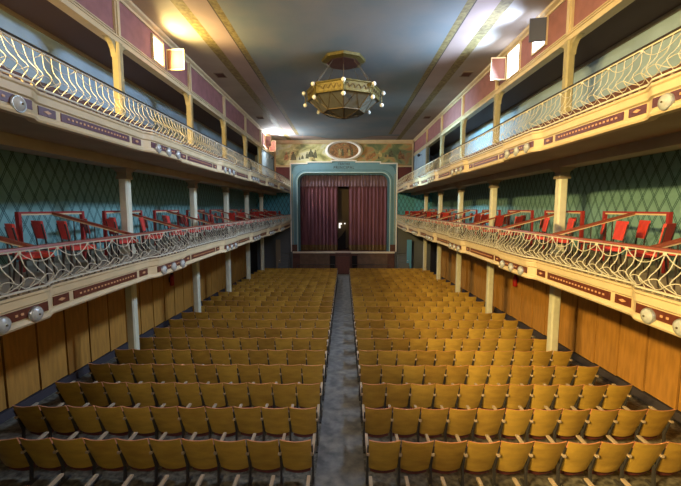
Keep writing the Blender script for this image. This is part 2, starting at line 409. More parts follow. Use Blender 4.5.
# ------------------------------------------------------------------ balconies
def balcony(s, zs, zt, inlay, label, grp, level):
    side = 'left' if s < 0 else 'right'
    b = tag(empty('balcony', (s*XC, 15, zs)), label, 'balcony', None)
    off = Vector((-s*XC, -15, -zs))
    def bld(mm, name, mt, smooth=False):
        o = mm.build(name, mt, b, smooth, off); return o
    # slab with soffit
    m = MB()
    m.sweep(lambda Y: [(s*(front(Y)+.10), Y, zs+.04), (s*(XC-.2), Y, zs+.04), (s*(XC-.2), Y, zs-.16), (s*(XC+.2), Y, zs-.16), (s*(XC+.2), Y, zs+.04), (s*(XW-.002), Y, zs+.04), (s*(XW-.002), Y, zt-.08), (s*(front(Y)+.10), Y, zt-.08)], YD)
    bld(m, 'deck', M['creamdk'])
    m = MB(); kh = .24 if level == 2 else .0
    m.sweep(lambda Y: [(s*(base(Y)+.22), Y, zt-.08), (s*(base(Y)+.25), Y, zt-.08), (s*(base(Y)+.25), Y, zt+kh), (s*(base(Y)+.22), Y, zt+kh)], YD)
    bld(m, 'kickboard', M['stagewood'])
    # front fascia with mouldings top and bottom
    def prof(Y):
        f = front(Y)
        return [(s*(f+.10), Y, zs), (s*(f-.02), Y, zs), (s*(f-.035), Y, zs+.03), (s*(f-.02), Y, zs+.07), (s*f, Y, zs+.085), (s*f, Y, zt-.17),
                (s*(f-.03), Y, zt-.15), (s*(f-.03), Y, zt-.05), (s*(f-.05), Y, zt-.03), (s*(f-.05), Y, zt), (s*(f+.10), Y, zt)]
    m = MB(); m.sweep(prof, YD); bld(m, 'fascia', M['cream'], False)
    # inlay panels
    segs = []
    for i, c in enumerate(BUL):
        if c > YB0: segs.append((c-.70, c+.70, 0))
        nx = BUL[i+1] if i+1 < len(BUL) else YE
        a, e = c+.92, nx-.92
        segs.append((a, a+.30, 1)); segs.append((e-.30, e, 1)) 
        if i+1 < len(BUL): segs.append((a+.40, e-.40, 2))
        else: segs.append((a+.40, e+.4, 2))
    for a, e, kind in segs:
        if e < YB0+.05: continue
        a = max(a, YB0+.02)
        yy = [a + (e-a)*i/max(2, int((e-a)/.2)) for i in range(max(2, int((e-a)/.2))+1)]
        m = MB(); z0, z1 = zs+.105, zt-.185
        m.sweep(lambda Y: [(s*(front(Y)-.012), Y, z0), (s*(front(Y)-.012), Y, z1), (s*(front(Y)+.01), Y, z1), (s*(front(Y)+.01), Y, z0)], yy, 0)
        zc = (z0+z1)/2
        if kind == 1:
            f = front((a+e)/2)-.02; yc = (a+e)/2
            m.extr([(yc-.07, zc), (yc, zc+.025), (yc+.07, zc), (yc, zc-.025)], *sorted((s*f, s*(f+.012))), 'YZ', 1)
        elif yc_ok(a):
            y = a + .12
            lim = e - .1
            while y < lim:
                if kind == 2 or all(abs(y-d) > .15 for d in disc_y(min(BUL, key=lambda q: abs(q-y)))):
                    f = front(y)-.02
                    m.extr([(y, zc-.014), (y+.035, zc-.014), (y+.035, zc+.014), (y, zc+.014)], *sorted((s*f, s*(f+.012))), 'YZ', 1)
                y += .085
        bld(m, 'fascia_panel', [inlay, M['dot']])
    return b
def yc_ok(a): return a < 22
def disc_y(c): return [c-.47, c, c+.47]
balcony(-1, ZS1, ZT1, M['oxred'], 'lower cream balcony with dark red inlay panels, left side of hall', '', 1)
balcony(1, ZS1, ZT1, M['oxred'], 'lower cream balcony with dark red inlay panels, right side of hall', '', 1)
balcony(-1, ZS2, ZT2, M['plum'], 'upper gallery balcony with plum inlay panels, left side of hall', '', 2)
balcony(1, ZS2, ZT2, M['plum'], 'upper gallery balcony with plum inlay panels, right side of hall', '', 2)

# ------------------------------------------------------------------ ironwork railings
def railing(s, zb, zr, hmat, label):
    r = tag(empty('balcony_railing', (s*4.16, 15, zb)), label, 'railing')
    off = Vector((-s*4.16, -15, -zb)); H = zr - zb; W_ = 1.0 if zb < 5 else .75
    F = lambda Y: front(Y) + .02
    G = lambda Y: base(Y) + .02
    K = lambda Y, t: F(Y)*(1-t) + G(Y)*t
    m = MB(); m.sweep(lambda Y: [(s*(G(Y)-.035), Y, zr), (s*(G(Y)-.025), Y, zr+.03), (s*(G(Y)+.03), Y, zr+.035), (s*(G(Y)+.04), Y, zr+.005)], YP)
    m.build('handrail', hmat, r, False, off)
    m = MB(); m.sweep(lambda Y: [(s*(G(Y)-.02), Y, zr-.022), (s*(G(Y)-.02), Y, zr), (s*(G(Y)+.01), Y, zr), (s*(G(Y)+.01), Y, zr-.022)], YP)
    m.build('upper_rail', M['wire'], r, False, off)
    m = MB(); m.sweep(lambda Y: [(s*(F(Y)-.06), Y, zb+.035), (s*(F(Y)-.06), Y, zb+.06), (s*(F(Y)-.035), Y, zb+.06), (s*(F(Y)-.035), Y, zb+.035)], YP)
    m.build('lower_rail', M['wire'], r, False, off)
    m = MB(); y = YB0+.1
    while y < 18:      # little feet
        m.box(*sorted((s*(F(y)-.062), s*(F(y)-.03))), y-.012, y+.012, zb-.012, zb+.036); y += .155
    m.sweep(lambda Y: [(s*(F(Y)-.058), Y, zb-.004), (s*(F(Y)-.058), Y, zb+.006), (s*(F(Y)-.034), Y, zb+.006), (s*(F(Y)-.034), Y, zb-.004)], YP)
    m.build('rail_feet', M['capital'], r, False, off)
    # wavy bands near the foot, bulging into the hall
    def bx(t):  # offset of the baluster profile at height t (0..1)
        return -.035 - .12*math.exp(-((t-.30)/.20)**2) + .015
    P = .155*4
    for ph, nm in ((0, 'scroll_band'), (PI, 'scroll_band')):
        m = MB(); pts = []; y = YB0+.05
        while y < YE-.1:
            t = .26 + .12*math.sin(2*PI*(y)/(P*1) + ph)
            pts.append((s*(K(y, t)+bx(t)), y, zb+H*t)); y += .045 if y < 15 else .08
        m.tube(pts, .0065*W_, 4); m.build(nm, M['wire'], r, False, off)
    # swags hung under the handrail
    m = MB(); y = YB0+.1
    while y + P < YE-.1:
        pts = []
        for i in range(9):
            u = i/8; yy = y+P*u; z = zr-.03 - .15*(1-(2*u-1)**2)
            pts.append((s*(G(yy)-.02-.03*(1-(2*u-1)**2)), yy, z))
        m.tube(pts, .0065*W_, 4)
        m.lathe([(.004,-.03),(.02,-.015),(.02,.01),(.004,.025)], 5, (s*(G(y)-.03), y, zr-.035))
        y += P
    m.build('swag', M['wire'], r, False, off)
    # S balusters
    def bal(m, y, ox=0, oy=0, oz=0):
        pts = []
        for i in range(11):
            t = i/10; lean = .055*math.sin(PI*t)
            pts.append((s*(K(y, t)+bx(t)) - ox, y+lean*.5 - oy, zb+.05+(H-.07)*t - oz))
        m.tube(pts, .0066*W_ if y < 12 else .0068*W_, 4)
    y = YB0+.1; k = 0; far = MB()
    while y < YE-.15:
        if k < 100:
            q = MB(); bal(q, y, 0, y, zb)
            q.build('baluster', M['wire'], r, False, (-s*4.16, y-15, 0))
        else: bal(far, y)
        y += .155; k += 1
    o = far.build('far_balusters', M['wire'], r, False, off); o['kind'] = 'stuff'
railing(-1, ZT1, ZR1, M['handrail_red'], 'white scrolled iron railing with red handrail on the lower left balcony')
railing(1, ZT1, ZR1, M['handrail_red'], 'white scrolled iron railing with red handrail on the lower right balcony')
railing(-1, ZT2, ZR2, M['handrail_dark'], 'scrolled iron railing with dark handrail on the upper left gallery')
railing(1, ZT2, ZR2, M['handrail_dark'], 'scrolled iron railing with dark handrail on the upper right gallery')

# ------------------------------------------------------------------ round lamps on the fascias
def lamp_proto():
    root = tag(empty('round_lamp', (0,0,0)), 'x', 'lamp')
    m = MB(); m.lathe([(.105, 0), (.108, .02), (.10, .035), (.09, .035)], 20, axis='X'); m.build('rim', M['dome'], root, True)
    m = MB(); m.lathe([(.095, .02), (.09, .04), (.06, .06), (.03, .068), (.001, .07)], 20, axis='X'); g = m.build('glass', M['disc'], root, True)
    m = MB(); m.lathe([(.012, .066), (.012, .08), (.003, .085)], 8, axis='X'); m.build('stud', M['came'], root)
    return root
lp = lamp_proto(); first = True
for s in (-1, 1):
    for lv, zc in ((0, ZS1+.12), (1, ZS2+.12)):
        for bi, c in enumerate(BUL[1:]):
            for j, yy in enumerate(disc_y(c)):
                if yy < 3.9: continue
                lab = 'round frosted lamp, %s %s fascia, %s bulge from camera, %s of three' % ('upper' if lv else 'lower', 'left' if s < 0 else 'right', ORD[bi], ('nearest', 'middle', 'farthest')[j])
                g = 'round lamps along the balcony fronts'
                x = s*(front(yy)-.01)
                rz = 0 if s < 0 else PI
                if first: o = lp; o.location = (x, yy, zc); o.rotation_euler = (0,0,rz); o['label'] = lab; o['group'] = g; first = False
                else: tree(lp, (x, yy, zc), rz, lab, g)
# ------------------------------------------------------------------ columns
def column(x, y, z0, z1, cap, mt, label, group, w_=.11):
    r = tag(empty('column', (x, y, z0)), label, 'column', group)
    m = MB(); h = z1-z0
    c = .035
    oc = [(-w_+c,-w_),(w_-c,-w_),(w_,-w_+c),(w_,w_-c),(w_-c,w_),(-w_+c,w_),(-w_,w_-c),(-w_,-w_+c)]
    m.extr(oc, 0, h-cap, 'XY'); m.build('shaft', mt, r)
    if cap:
        m = MB(); m.box(-w_-.03, w_+.03, -w_-.03, w_+.03, h-cap, h-cap*.75); m.box(-w_-.01, w_+.01, -w_-.01, w_+.01, h-cap*.75, h-cap*.4)
        m.hull8([(-w_-.01,-w_-.01,h-cap*.4),(w_+.01,-w_-.01,h-cap*.4),(w_+.01,w_+.01,h-cap*.4),(-w_-.01,w_+.01,h-cap*.4)],
                [(-w_-.1,-w_-.12,h),(w_+.1,-w_-.12,h),(w_+.1,w_+.12,h),(-w_-.1,w_+.12,h)])
        m.build('capital', M['capital'], r)
    m = MB(); m.box(-w_-.03, w_+.03, -w_-.03, w_+.03, 0, .12); m.build('base', mt, r)
for s in (-1, 1):
    sd = 'left' if s < 0 else 'right'
    for i, y in enumerate(COLY[1:]):
        column(s*XC, y, fz(y)-.03, ZS1-.16, 0, M['column'], 'pale column under the %s balcony beside the seats, %s from the camera' % (sd, ORD[i]), 'columns under the balconies')
        column(s*XC, y, ZT1-.08, ZS2-.16, .28, M['column'], 'pale column with dark capital on the lower %s balcony, %s from camera' % (sd, ORD[i]), 'columns on the lower balconies')
    for i, y in enumerate(COLY):
        column(s*XC, y, ZT2-.08, ZOPEN-.02, 0, M['goldcol'], 'olive gold column of the upper %s gallery, %s from the camera' % (sd, ORD[i]), 'columns on the upper gallery', .10)
        m = MB(); xx = sorted((s*(XC-.06), s*XC)); m.box(*xx, y-.10, y+.10, ZOPEN+.13, 9.60); m.box(*sorted((s*(XC-.09), s*XC)), y-.05, y+.05, ZOPEN+.13, 9.62)
        o = m.build('pilaster', M['cream']); tag(o, 'cream pilaster on the rose wall above the %s gallery, %s from camera' % (sd, ORD[i]), 'pilaster', 'pilasters above the gallery')
        # rounded brackets at opening corners
        for d in (-1, 1):
            m = MB(); poly = [(y+d*.10, ZOPEN-.02)] + [(y+d*(.10+.30*math.sin(a)), ZOPEN-.02-.36*(1-math.cos(a))*0 - .36*(1-math.sin(a))**1.0*0 - .34*(1-math.sin(a))) for a in [PI/2*k/6 for k in range(6, -1, -1)]]
            poly = [(y+d*.10, ZOPEN-.02)] + [(y+d*(.10+.32*(1-math.cos(a))), ZOPEN-.02-.36*(1-math.sin(a))) for a in [PI/2*k/6 for k in range(6, -1, -1)]]
            m.extr(poly, *sorted((s*(XC-.03), s*(XC+.1))), 'YZ')
            o = m.build('corner_bracket', M['goldcol']); tag(o, 'curved bracket, %s side of %s column, upper %s gallery' % ('stage' if d > 0 else 'camera', ORD[i], sd), 'bracket', 'corner brackets of the gallery openings')
    # last pale door bay
# ------------------------------------------------------------------ clerestory windows with shutters
def window(n, s, y0, y1, z0, z1, pm):
    r = struct(empty('window_%d' % n, (s*XC, (y0+y1)/2, z0)))
    off = (-s*XC, -(y0+y1)/2, -z0)
    m = MB(); a, b = sorted((s*(XC-.01), s*(XC-.07)))
    t = .05
    m.box(a, b, y0-t, y0, z0-t, z1+t); m.box(a, b, y1, y1+t, z0-t, z1+t); m.box(a, b, y0, y1, z0-t, z0); m.box(a, b, y0, y1, z1, z1+t)
    m.build('window_frame', M['cream'], r, False, off)
    m = MB(); a, b = sorted((s*(XC-.005), s*(XC-.03))); m.box(a, b, y0, y1, z0, z1); m.build('pane', pm, r, False, off)
    return r
def shutter(s, hinge_y, ang, w_, z0, z1, mt, label):
    r = tag(empty('window_shutter', (s*(XC-.07), hinge_y, z0), 0), label, 'shutter', None)
    m = MB(); L = w_; m.box(0, L, -.015, .015, 0, z1-z0, 0)
    o = m.build('panel', mt, r)
    m = MB()
    for zz in (0.0, z1-z0-.04): m.box(0.0, L, -.022, .022, zz, zz+.04)
    for xx in (0.0, L-.03): m.box(xx, xx+.03, -.022, .022, 0.04, z1-z0-.04)
    m.build('shutter_frame', M['cream'] if mt is not M['steelgrey'] else M['steelgrey'], r)
    r.rotation_euler = (0,0,ang)
    return r
window(1, -1, 11.08, 11.66, 8.80, 9.46, M['win_warm'])
shutter(-1, 11.84, math.radians(-4), .58, 8.74, 9.38, M['shutterpink'], 'open orange-lit shutter beside the glowing yellow left window')
window(2, 1, 11.95, 12.75, 8.75, 9.56, M['win_cool'])
window(3, 1, 10.45, 11.10, 8.90, 9.56, M['win_cool'])
shutter(1, 12.85, math.radians(176), .50, 8.75, 9.50, M['shutterpink'], 'pink open shutter beyond the farther white right window')
shutter(1, 10.40, math.radians(170), .42, 8.95, 9.56, M['steelgrey'], 'dark grey open shutter before the nearer white right window')
window(4, -1, 26.2, 27.0, 8.95, 9.56, M['win_cool'])
shutter(-1, 26.1, math.radians(4), .42, 8.75, 9.50, M['rose'], 'dark rose shutter by far left window, near the mural')
shutter(-1, 27.4, math.radians(-2), .50, 8.60, 9.40, M['shutterpink'], 'brightly lit pink shutter by far left window, next to mural')
# ceiling vents
for i, (x, y) in enumerate([(-4.95, 15.1), (4.95, 15.1), (-4.95, 22.0), (4.95, 22.0)]):
    r = tag(empty('ceiling_vent', (x, y, ZCEIL)), 'small dark ceiling vent, %s side, %s the camera' % ('left' if x < 0 else 'right', 'nearer to' if y < 20 else 'farther from'), 'vent', 'ceiling vents')
    m = MB(); m.box(-.2, .2, -.26, -.22, -.02, 0); m.box(-.2, .2, .22, .26, -.02, 0); m.box(-.2, -.17, -.22, .22, -.02, 0); m.box(.17, .2, -.22, .22, -.02, 0); m.build('frame', M['capital'], r)
    m = MB(); m.box(-.17, .17, -.22, .22, -.006, -.001)
    for k in range(6): m.box(-.17, .17, -.2+k*.07, -.185+k*.07, -.018, -.006)
    m.build('grille', M['stagewood'], r)

# ------------------------------------------------------------------ stage end
# proscenium arch: teal surround
pr = tag(empty('proscenium_arch', (0, YE, 0)), 'blue teal proscenium arch with white stepped moulding around the curtain', 'proscenium')
Y0 = YE-.30
OX, ZO, RAD, ZB = 3.68, 7.18, .72, .88
inner = [(-OX, ZB), (-OX, ZO-RAD)] + [(-OX+RAD-RAD*math.cos(a), ZO-RAD+RAD*math.sin(a)) for a in [PI/2*k/8 for k in range(1, 9)]]
inner = inner + [(-x, z) for x, z in reversed(inner)]
outer = [(-4.27, ZB), (-4.27, 7.95), (-2.95, 7.95), (-2.95, 8.07), (-1.02, 8.07), (-1.02, 8.17)]
outer = outer + [(-x, z) for x, z in reversed(outer)]
def strip(m, A, B, y0, y1, mi=0):
    # band between two outlines of equal count
    n = len(A)
    for i in range(n-1):
        m.hull8([(A[i][0], y0, A[i][1]), (A[i+1][0], y0, A[i+1][1]), (B[i+1][0], y0, B[i+1][1]), (B[i][0], y0, B[i][1])],
                [(A[i][0], y1, A[i][1]), (A[i+1][0], y1, A[i+1][1]), (B[i+1][0], y1, B[i+1][1]), (B[i][0], y1, B[i][1])], mi)
def topz(x): return 8.17 if abs(x) < 1.02 else 8.07 if abs(x) < 2.95 else 7.95
m = MB()
m.box(-4.27, -OX, Y0, YE-.002, ZB, ZO-RAD); m.box(OX, 4.27, Y0, YE-.002, ZB, ZO-RAD)
half = [p for p in inner if p[0] <= 0]
arc = [(-4.27, ZO-RAD)] + [p for p in inner[1:10]]
for sg in (-1, 1):
    m.box(*sorted((sg*4.27, sg*OX)), Y0, YE-.002, ZO-RAD, 7.95)
    for i in range(1, 9):
        a, b = inner[i], inner[i+1]
        m.extr([(sg*-a[0], a[1]), (sg*-b[0], b[1]), (sg*-b[0], 7.95), (sg*-a[0], 7.95)], Y0, YE-.002, 'XZ')
m.box(-OX+RAD, OX-RAD, Y0, YE-.002, ZO, 7.95); m.box(-2.95, 2.95, Y0, YE-.002, 7.95, 8.07); m.box(-1.02, 1.02, Y0, YE-.002, 8.07, 8.17)
m.build('surround', M['teal'], pr, False, (0, -YE, 0))
# white stepped outer moulding
m = MB(); t = .085
oi = [(-4.27+t, ZB), (-4.27+t, 7.95-t), (-2.95+t, 7.95-t), (-2.95+t, 8.07-t), (-1.02+t, 8.07-t), (-1.02+t, 8.17-t)]; oi = oi + [(-x, z) for x, z in reversed(oi)]
strip(m, outer, oi, Y0-.08, Y0); m.build('outer_moulding', M['white'], pr, False, (0, -YE, 0))
m = MB(); off1 = [(x*1.0 - math.copysign(.0, x), z) for x, z in inner]
def offs(pts, d):
    out = []
    for i, (x, z) in enumerate(pts):
        a = pts[max(i-1, 0)]; b = pts[min(i+1, len(pts)-1)]
        tx, tz = b[0]-a[0], b[1]-a[1]; l = math.hypot(tx, tz) or 1
        out.append((x - tz/l*d, z + tx/l*d))
    return out
strip(m, offs(inner, .0), offs(inner, .06), Y0-.05, Y0-.005); m.build('inner_moulding', M['tealpale'], pr, False, (0, -YE, 0))
m = MB(); strip(m, offs(inner, .20), offs(inner, .235), Y0-.02, Y0-.002); m.build('inner_line', M['tealdk'], pr, False, (0, -YE, 0))
m = MB()
strip(m, offs(inner, -.16), offs(inner, -.01), Y0+.12, YE+.1); m.build('inner_reveal', M['tealdk'], pr, False, (0, -YE, 0))
for sg in (-1, 1):
    m = MB(); x = sg*3.98
    m.extr([(x-sg*.14, 7.80), (x+sg*.38, 7.80), (x+sg*.1, 7.70), (x-sg*-.0, 7.55), (x-sg*.14, 7.20)] if False else [(sg*4.10, 7.78), (sg*3.55, 7.78), (sg*3.85, 7.68), (sg*4.0, 7.52), (sg*4.10, 7.2)], Y0-.02, Y0-.002, 'XZ')
    m.build('corner_ornament', M['tealdk'], pr, False, (0, -YE, 0))
    m = MB(); m.box(*sorted((sg*4.10, sg*4.06)), Y0-.02, Y0-.002, ZB, 7.1); m.build('side_line', M['goldcol'], pr, False, (0, -YE, 0))
def lettering(txt, size, z):
    c = bpy.data.curves.new('lettering', 'FONT'); c.body = txt; c.size = size; c.extrude = .006; c.align_x = 'CENTER'; c.space_character = 1.15
    c.materials.append(M['text'])
    tmp = bpy.data.objects.new('lettering', c); COL.objects.link(tmp)
    me = bpy.data.meshes.new_from_object(tmp.evaluated_get(bpy.context.evaluated_depsgraph_get()))
    bpy.data.objects.remove(tmp)
    o = bpy.data.objects.new('lettering', me); COL.objects.link(o); o.parent = pr
    o.location = (.02, Y0-YE-.012, z); o.rotation_euler = (PI/2, 0, 0)
lettering('TEATRE', .25, 7.80); lettering('PRINCIPAL', .31, 7.49)
# stage curtains
def curtain(name, x0, x1, z0, z1, y, amp, wl, mt, label, cat, hem=None, cut=0):
    r = tag(empty(name, ((x0+x1)/2, y, z0)), label, cat)
    off = (-(x0+x1)/2, -y, -z0)
    n = int((x1-x0)/(wl/8)); pts = []
    zs = [z0, z0+(z1-z0)*.5, z1] if not hem else [z0, z0+hem, z0+(z1-z0)*.5, z1]
    vs = []; fs = []; mi = []
    rr = random.Random(int(abs(x0)*100)); ph = [rr.uniform(-.6, .6) for _ in range(n+1)]
    for j, z in enumerate(zs):
        for i in range(n+1):
            x = x0+(x1-x0)*i/n
            a = amp*(1.0 if j < len(zs)-1 else .6)
            vs.append((x, y+a*math.sin(2*PI*(x-x0)/wl+.4*math.sin(x*3)) + a*.35*math.sin(2*PI*(x-x0)/wl*2.3), z))
    for i in range(n+1): pass
    for j in range(len(zs)-1):
        for i in range(n): fs.append((j*(n+1)+i, j*(n+1)+i+1, (j+1)*(n+1)+i+1, (j+1)*(n+1)+i))
    N = len(vs); vs += [(a, b+.012, c) for a, b, c in vs]
    fs2 = [tuple(reversed([q+N for q in f])) for f in fs]
    if hem:
        h = MB(); h.add(vs, [f for k, f in enumerate(fs) if k < n] + [f for k, f in enumerate(fs2) if k < n]); h.build('gold_hem', M['curtaingold'], r, True, off)
        m = MB(); m.add(vs, [f for k, f in enumerate(fs) if k >= n] + [f for k, f in enumerate(fs2) if k >= n])
    else: m = MB(); m.add(vs, fs+fs2)
    m.build('drape', mt, r, True, off)
    return r
curtain('stage_curtain', -3.66, -.50, .90, 6.35, YE+.45, .085, .31, M['curtain'], 'left half of the plum stage curtain with a gold hem', 'curtain', .46)
curtain('stage_curtain', .42, 3.66, .90, 6.35, YE+.45, .085, .31, M['curtain'], 'right half of the plum stage curtain with a gold hem', 'curtain', .46)
curtain('curtain_valance', -3.66, 3.66, 6.15, 7.25, YE+.32, .07, .26, M['valance'], 'pleated greyish valance across the top of the stage opening', 'valance')
# backstage seen through the gap
m = MB(); m.box(-1.2, 1.2, YE+2.2, YE+2.3, .9, 6.5); tag(m.build('backstage_flat', mat('backstage_brown', (0.10, 0.07, 0.035), .8)), 'brown flat seen through the gap between the stage curtains', 'stage flat')
m = MB(); m.extr([(-.06, .9), (-.52, .9), (-.52, 1.7), (-.15, 2.1), (.18, 2.6), (.18, .9)], YE+1.5, YE+1.56, 'XZ'); tag(m.build('backstage_drape', M['dark']), 'black drape low in the gap between the stage curtains', 'drape')
m = MB(); m.box(-.42, -.16, YE+2.05, YE+2.15, 2.95, 3.1); m.box(-.42, -.28, YE+2.05, YE+2.15, 2.65, 2.95); tag(m.build('work_lamp', M['exitlit']), 'small white lit lamp seen between the stage curtains', 'lamp')
m = MB(); m.lathe([(.03, -.06), (.06, -.03), (.06, .03), (.03, .06)], 10, (.10, YE+2.1, 3.05), axis='Y'); tag(m.build('small_bulb', M['exitlit']), 'tiny white bulb right of the lit lamp between the curtains', 'bulb')
m = MB(); m.box(-4.2, 4.2, YE+3, YE+3.1, -.5, 8); struct(m.build('wall_backstage', M['dark']))
m = MB(); m.box(-4.3, -3.75, YE+.3, YE+3, .5, 8); m.box(3.75, 4.3, YE+.3, YE+3, .5, 8); m.box(-4.2, 4.2, YE+.3, YE+3, 7.9, 8); struct(m.build('wall_backstage_sides', M['dark']))
# stage platform
st = tag(empty('stage_platform', (0, YE-.35, fz(YE))), 'stage platform with pale lip and dark wooden front', 'stage')
so = (0, -(YE-.35), -fz(YE))
m = MB(); m.box(-3.72, 3.72, YE-.36, YE+2.9, .78, .88); m.build('stage_floor', M['stagewood'], st, False, so)
m = MB(); m.box(-4.12, 4.12, YE-.45, YE-.36, .76, .90); m.build('stage_lip', M['stagelip'], st, False, so)
m = MB(); m.box(-4.12, 4.12, YE-.34, YE-.28, fz(YE)-.02, .78, 0)
for sg in (-1, 1): m.box(*sorted((sg*1.15, sg*3.55)), YE-.37, YE-.33, -.62, .68, 1)
m.build('front_boards', [M['stagewood'], M['stagetan']], st, False, so)
for sg in (-1, 1):
    m = MB(); m.box(*sorted((sg*.68, sg*1.10)), YE-.375, YE-.345, -.7, .55); m.build('opening', M['dark'], st, False, so)
    m = MB(); m.box(*sorted((sg*3.72, sg*4.27)), YE-.33, YE+.02, .88, 1.45); m.build('pier_foot', M['stagewood'], st, False, so)
# prompter block in the middle of the stage front
pb = tag(empty('prompter_box', (-.02, YE-.8, fz(28.5))), 'dark wooden prompter box at the end of the aisle', 'prompter box')
m = MB(); m.box(-.60, .58, -.35, .38, -.02, 1.62); m.build('body', M['stagewood'], pb)
m = MB(); m.box(-.64, .62, -.38, .30, 1.62, 1.68); m.build('cover', M['stagewood'], pb)
m = MB(); m.box(-.5, .48, -.37, -.352, .15, 1.45); m.build('front_panel', M['oxred'], pb)
for sg, sd in ((-1, 'left'), (1, 'right')):
    r = tag(empty('handrail', (sg*2.2, YE-1.0, fz(28.3))), 'thin metal rail in front of the stage, %s of the prompter box' % sd, 'rail')
    m = MB(); m.tube([(-1.5, 0, .78), (1.5, 0, .78)], .018, 6); m.build('bar', M['cast'], r)
    for x in (-1.48, 0, 1.48): m = MB(); m.tube([(x, 0, 0), (x, 0, .78)], .014, 6); m.build('post', M['cast'], r)
    # stairs up to the stage at each side
    r = tag(empty('side_stairs', (sg*4.75, YE-1.6, fz(28))), 'grey steps at the %s of the stage' % sd, 'stairs')
    z0 = fz(28)
    for k in range(7):
        m = MB(); m.box(-.45, .45, .22*k, 1.57, .22*k-.02 if k else -.02, .22*(k+1)); m.build('step', M['greydark'], r)
    m = MB(); m.tube([(-.46*sg, 0, 0), (-.46*sg, 0, .9), (-.46*sg, 1.4, 2.3)], .018, 6); m.build('handrail', M['cast'], r)
# murals
muralL = mural('mural_left', [(0.28, (0.05, 0.05, 0.02)), (0.40, (0.22, 0.22, 0.07)), (0.50, (0.50, 0.47, 0.19)), (0.60, (0.62, 0.60, 0.36)), (0.75, (0.32, 0.36, 0.36))], .9, (1, 1, 1.5), 3.1)
muralR = mural('mural_right', [(0.28, (0.03, 0.05, 0.03)), (0.42, (0.11, 0.15, 0.06)), (0.52, (0.26, 0.24, 0.09)), (0.60, (0.36, 0.17, 0.05)), (0.72, (0.16, 0.22, 0.12))], .9, (1, 1, 1.5), 8.7)
muralC = mural('mural_oval', [(0.3, (0.05, 0.04, 0.02)), (0.45, (0.20, 0.09, 0.03)), (0.55, (0.34, 0.16, 0.06)), (0.62, (0.10, 0.11, 0.04)), (0.75, (0.5, 0.36, 0.2))], 4, (1, 1, 1.2), 1.7)
figdark = mat('painted_figure_dark', (0.12, 0.12, 0.06), .6, noise=.6, nscale=7); figpale = mat('painted_figure_pale', (0.50, 0.40, 0.16), .6, noise=.5, nscale=7); figred = mat('painted_figure_red', (0.36, 0.17, 0.06), .6, noise=.6, nscale=7)
for sg, mt, sd in ((-1, muralL, 'left'), (1, muralR, 'right')):
    r = tag(empty('mural_painting', (sg*3.3, YE-.05, 8.55)), 'wide painted landscape mural %s of the oval medallion above the stage' % sd, 'mural')
    off = (-sg*3.3, -(YE-.05), -8.55)
    m = MB(); xo = [(sg*5.42, 7.80), (sg*5.42, 9.46), (sg*.95, 9.46), (sg*.95, 8.1), (sg*2.95, 8.1), (sg*2.95, 7.80)]
    m.extr(xo, YE-.055, YE-.032, 'XZ'); m.build('canvas', mt, r, False, off)
    rr = random.Random(5 if sg > 0 else 9)
    m = MB()
    for k in range(13):
        x = sg*rr.uniform(1.9, 4.9); z = rr.uniform(8.15, 8.55); h = rr.uniform(.25, .7); w2 = h*rr.uniform(.2, .38)
        pts = [(x-w2, z), (x+w2, z), (x+w2*.7, z+h*.6), (x+w2*.2, z+h*.75), (x+w2*.25, z+h*.95), (x-w2*.2, z+h), (x-w2*.3, z+h*.75), (x-w2*.8, z+h*.55)]
        m.extr(pts, YE-.058-.0006*k, YE-.054, 'XZ', rr.choice([0, 1, 1, 2] if sg < 0 else [0, 2, 1, 2]))
    m.build('painted_figures', [figdark, figpale, figred], r, False, off)
ov = tag(empty('oval_medallion', (.02, YE-.1, 8.95)), 'oval medallion in a thick cream frame above the stage', 'medallion')
def ell(a, b, n=40): return [(a*math.cos(2*PI*k/n), b*math.sin(2*PI*k/n)) for k in range(n)]
m = MB(); E1, E2, E3 = ell(1.50, .82), ell(1.15, .63), ell(1.32, .72)
n = 40
for k in range(n):
    q = (k+1) % n
    for A, B, ya, yb in ((E1, E3, -.05, -.14), (E3, E2, -.14, -.03)):
        m.add([(A[k][0], ya, A[k][1]), (A[q][0], ya, A[q][1]), (B[q][0], yb, B[q][1]), (B[k][0], yb, B[k][1]),
               (A[k][0], .06, A[k][1]), (A[q][0], .06, A[q][1]), (B[q][0], .06, B[q][1]), (B[k][0], .06, B[k][1])],
              [(0,1,2,3),(7,6,5,4),(0,4,5,1),(2,6,7,3)])
m.build('oval_frame', M['white'], ov)
m = MB(); m.extr(ell(1.17, .65), -.03, .02, 'XZ'); m.build('painting', muralC, ov)
m = MB()
for k, x in enumerate([-.6, -.35, -.1, .15, .4, .65]):
    m.extr([(x-.09, -.4), (x+.09, -.4), (x+.07, -.02), (x+.03, .05), (x+.03, .13), (x-.03, .13), (x-.03, .05), (x-.07, -.02)], -.04, -.028, 'XZ', k % 3)
m.build('painted_figures', [figred, figpale, figdark], ov)
m = MB(); m.box(-5.54, -5.44, YE-.12, YE-.02, 6.0, 9.6); struct(m.build('trim_9', M['orange']))
m = MB(); m.box(5.44, 5.54, YE-.12, YE-.02, 6.0, 9.6); struct(m.build('trim_10', M['cream']))
# blue door leaf by the right stairs, dim leaf on the left
for sg, mt, sd in ((1, M['bluedoor'], 'bright blue door edge standing open right of the stage'), (-1, M['capital'], 'brown door leaf standing open left of the stage')):
    r = tag(empty('door_leaf', (sg*5.2, YE-.9, fz(28.4))), sd, 'door')
    m = MB(); m.box(-.18, .18, -.03, .03, 0, 2.75); m.build('leaf', mt, r)
    m = MB(); m.lathe([(.012, 0), (.03, .02), (.03, .05), (.01, .06)], 8, (-.1*sg, -.08, 1.1), axis='Y'); m.build('knob', M['screw'], r)
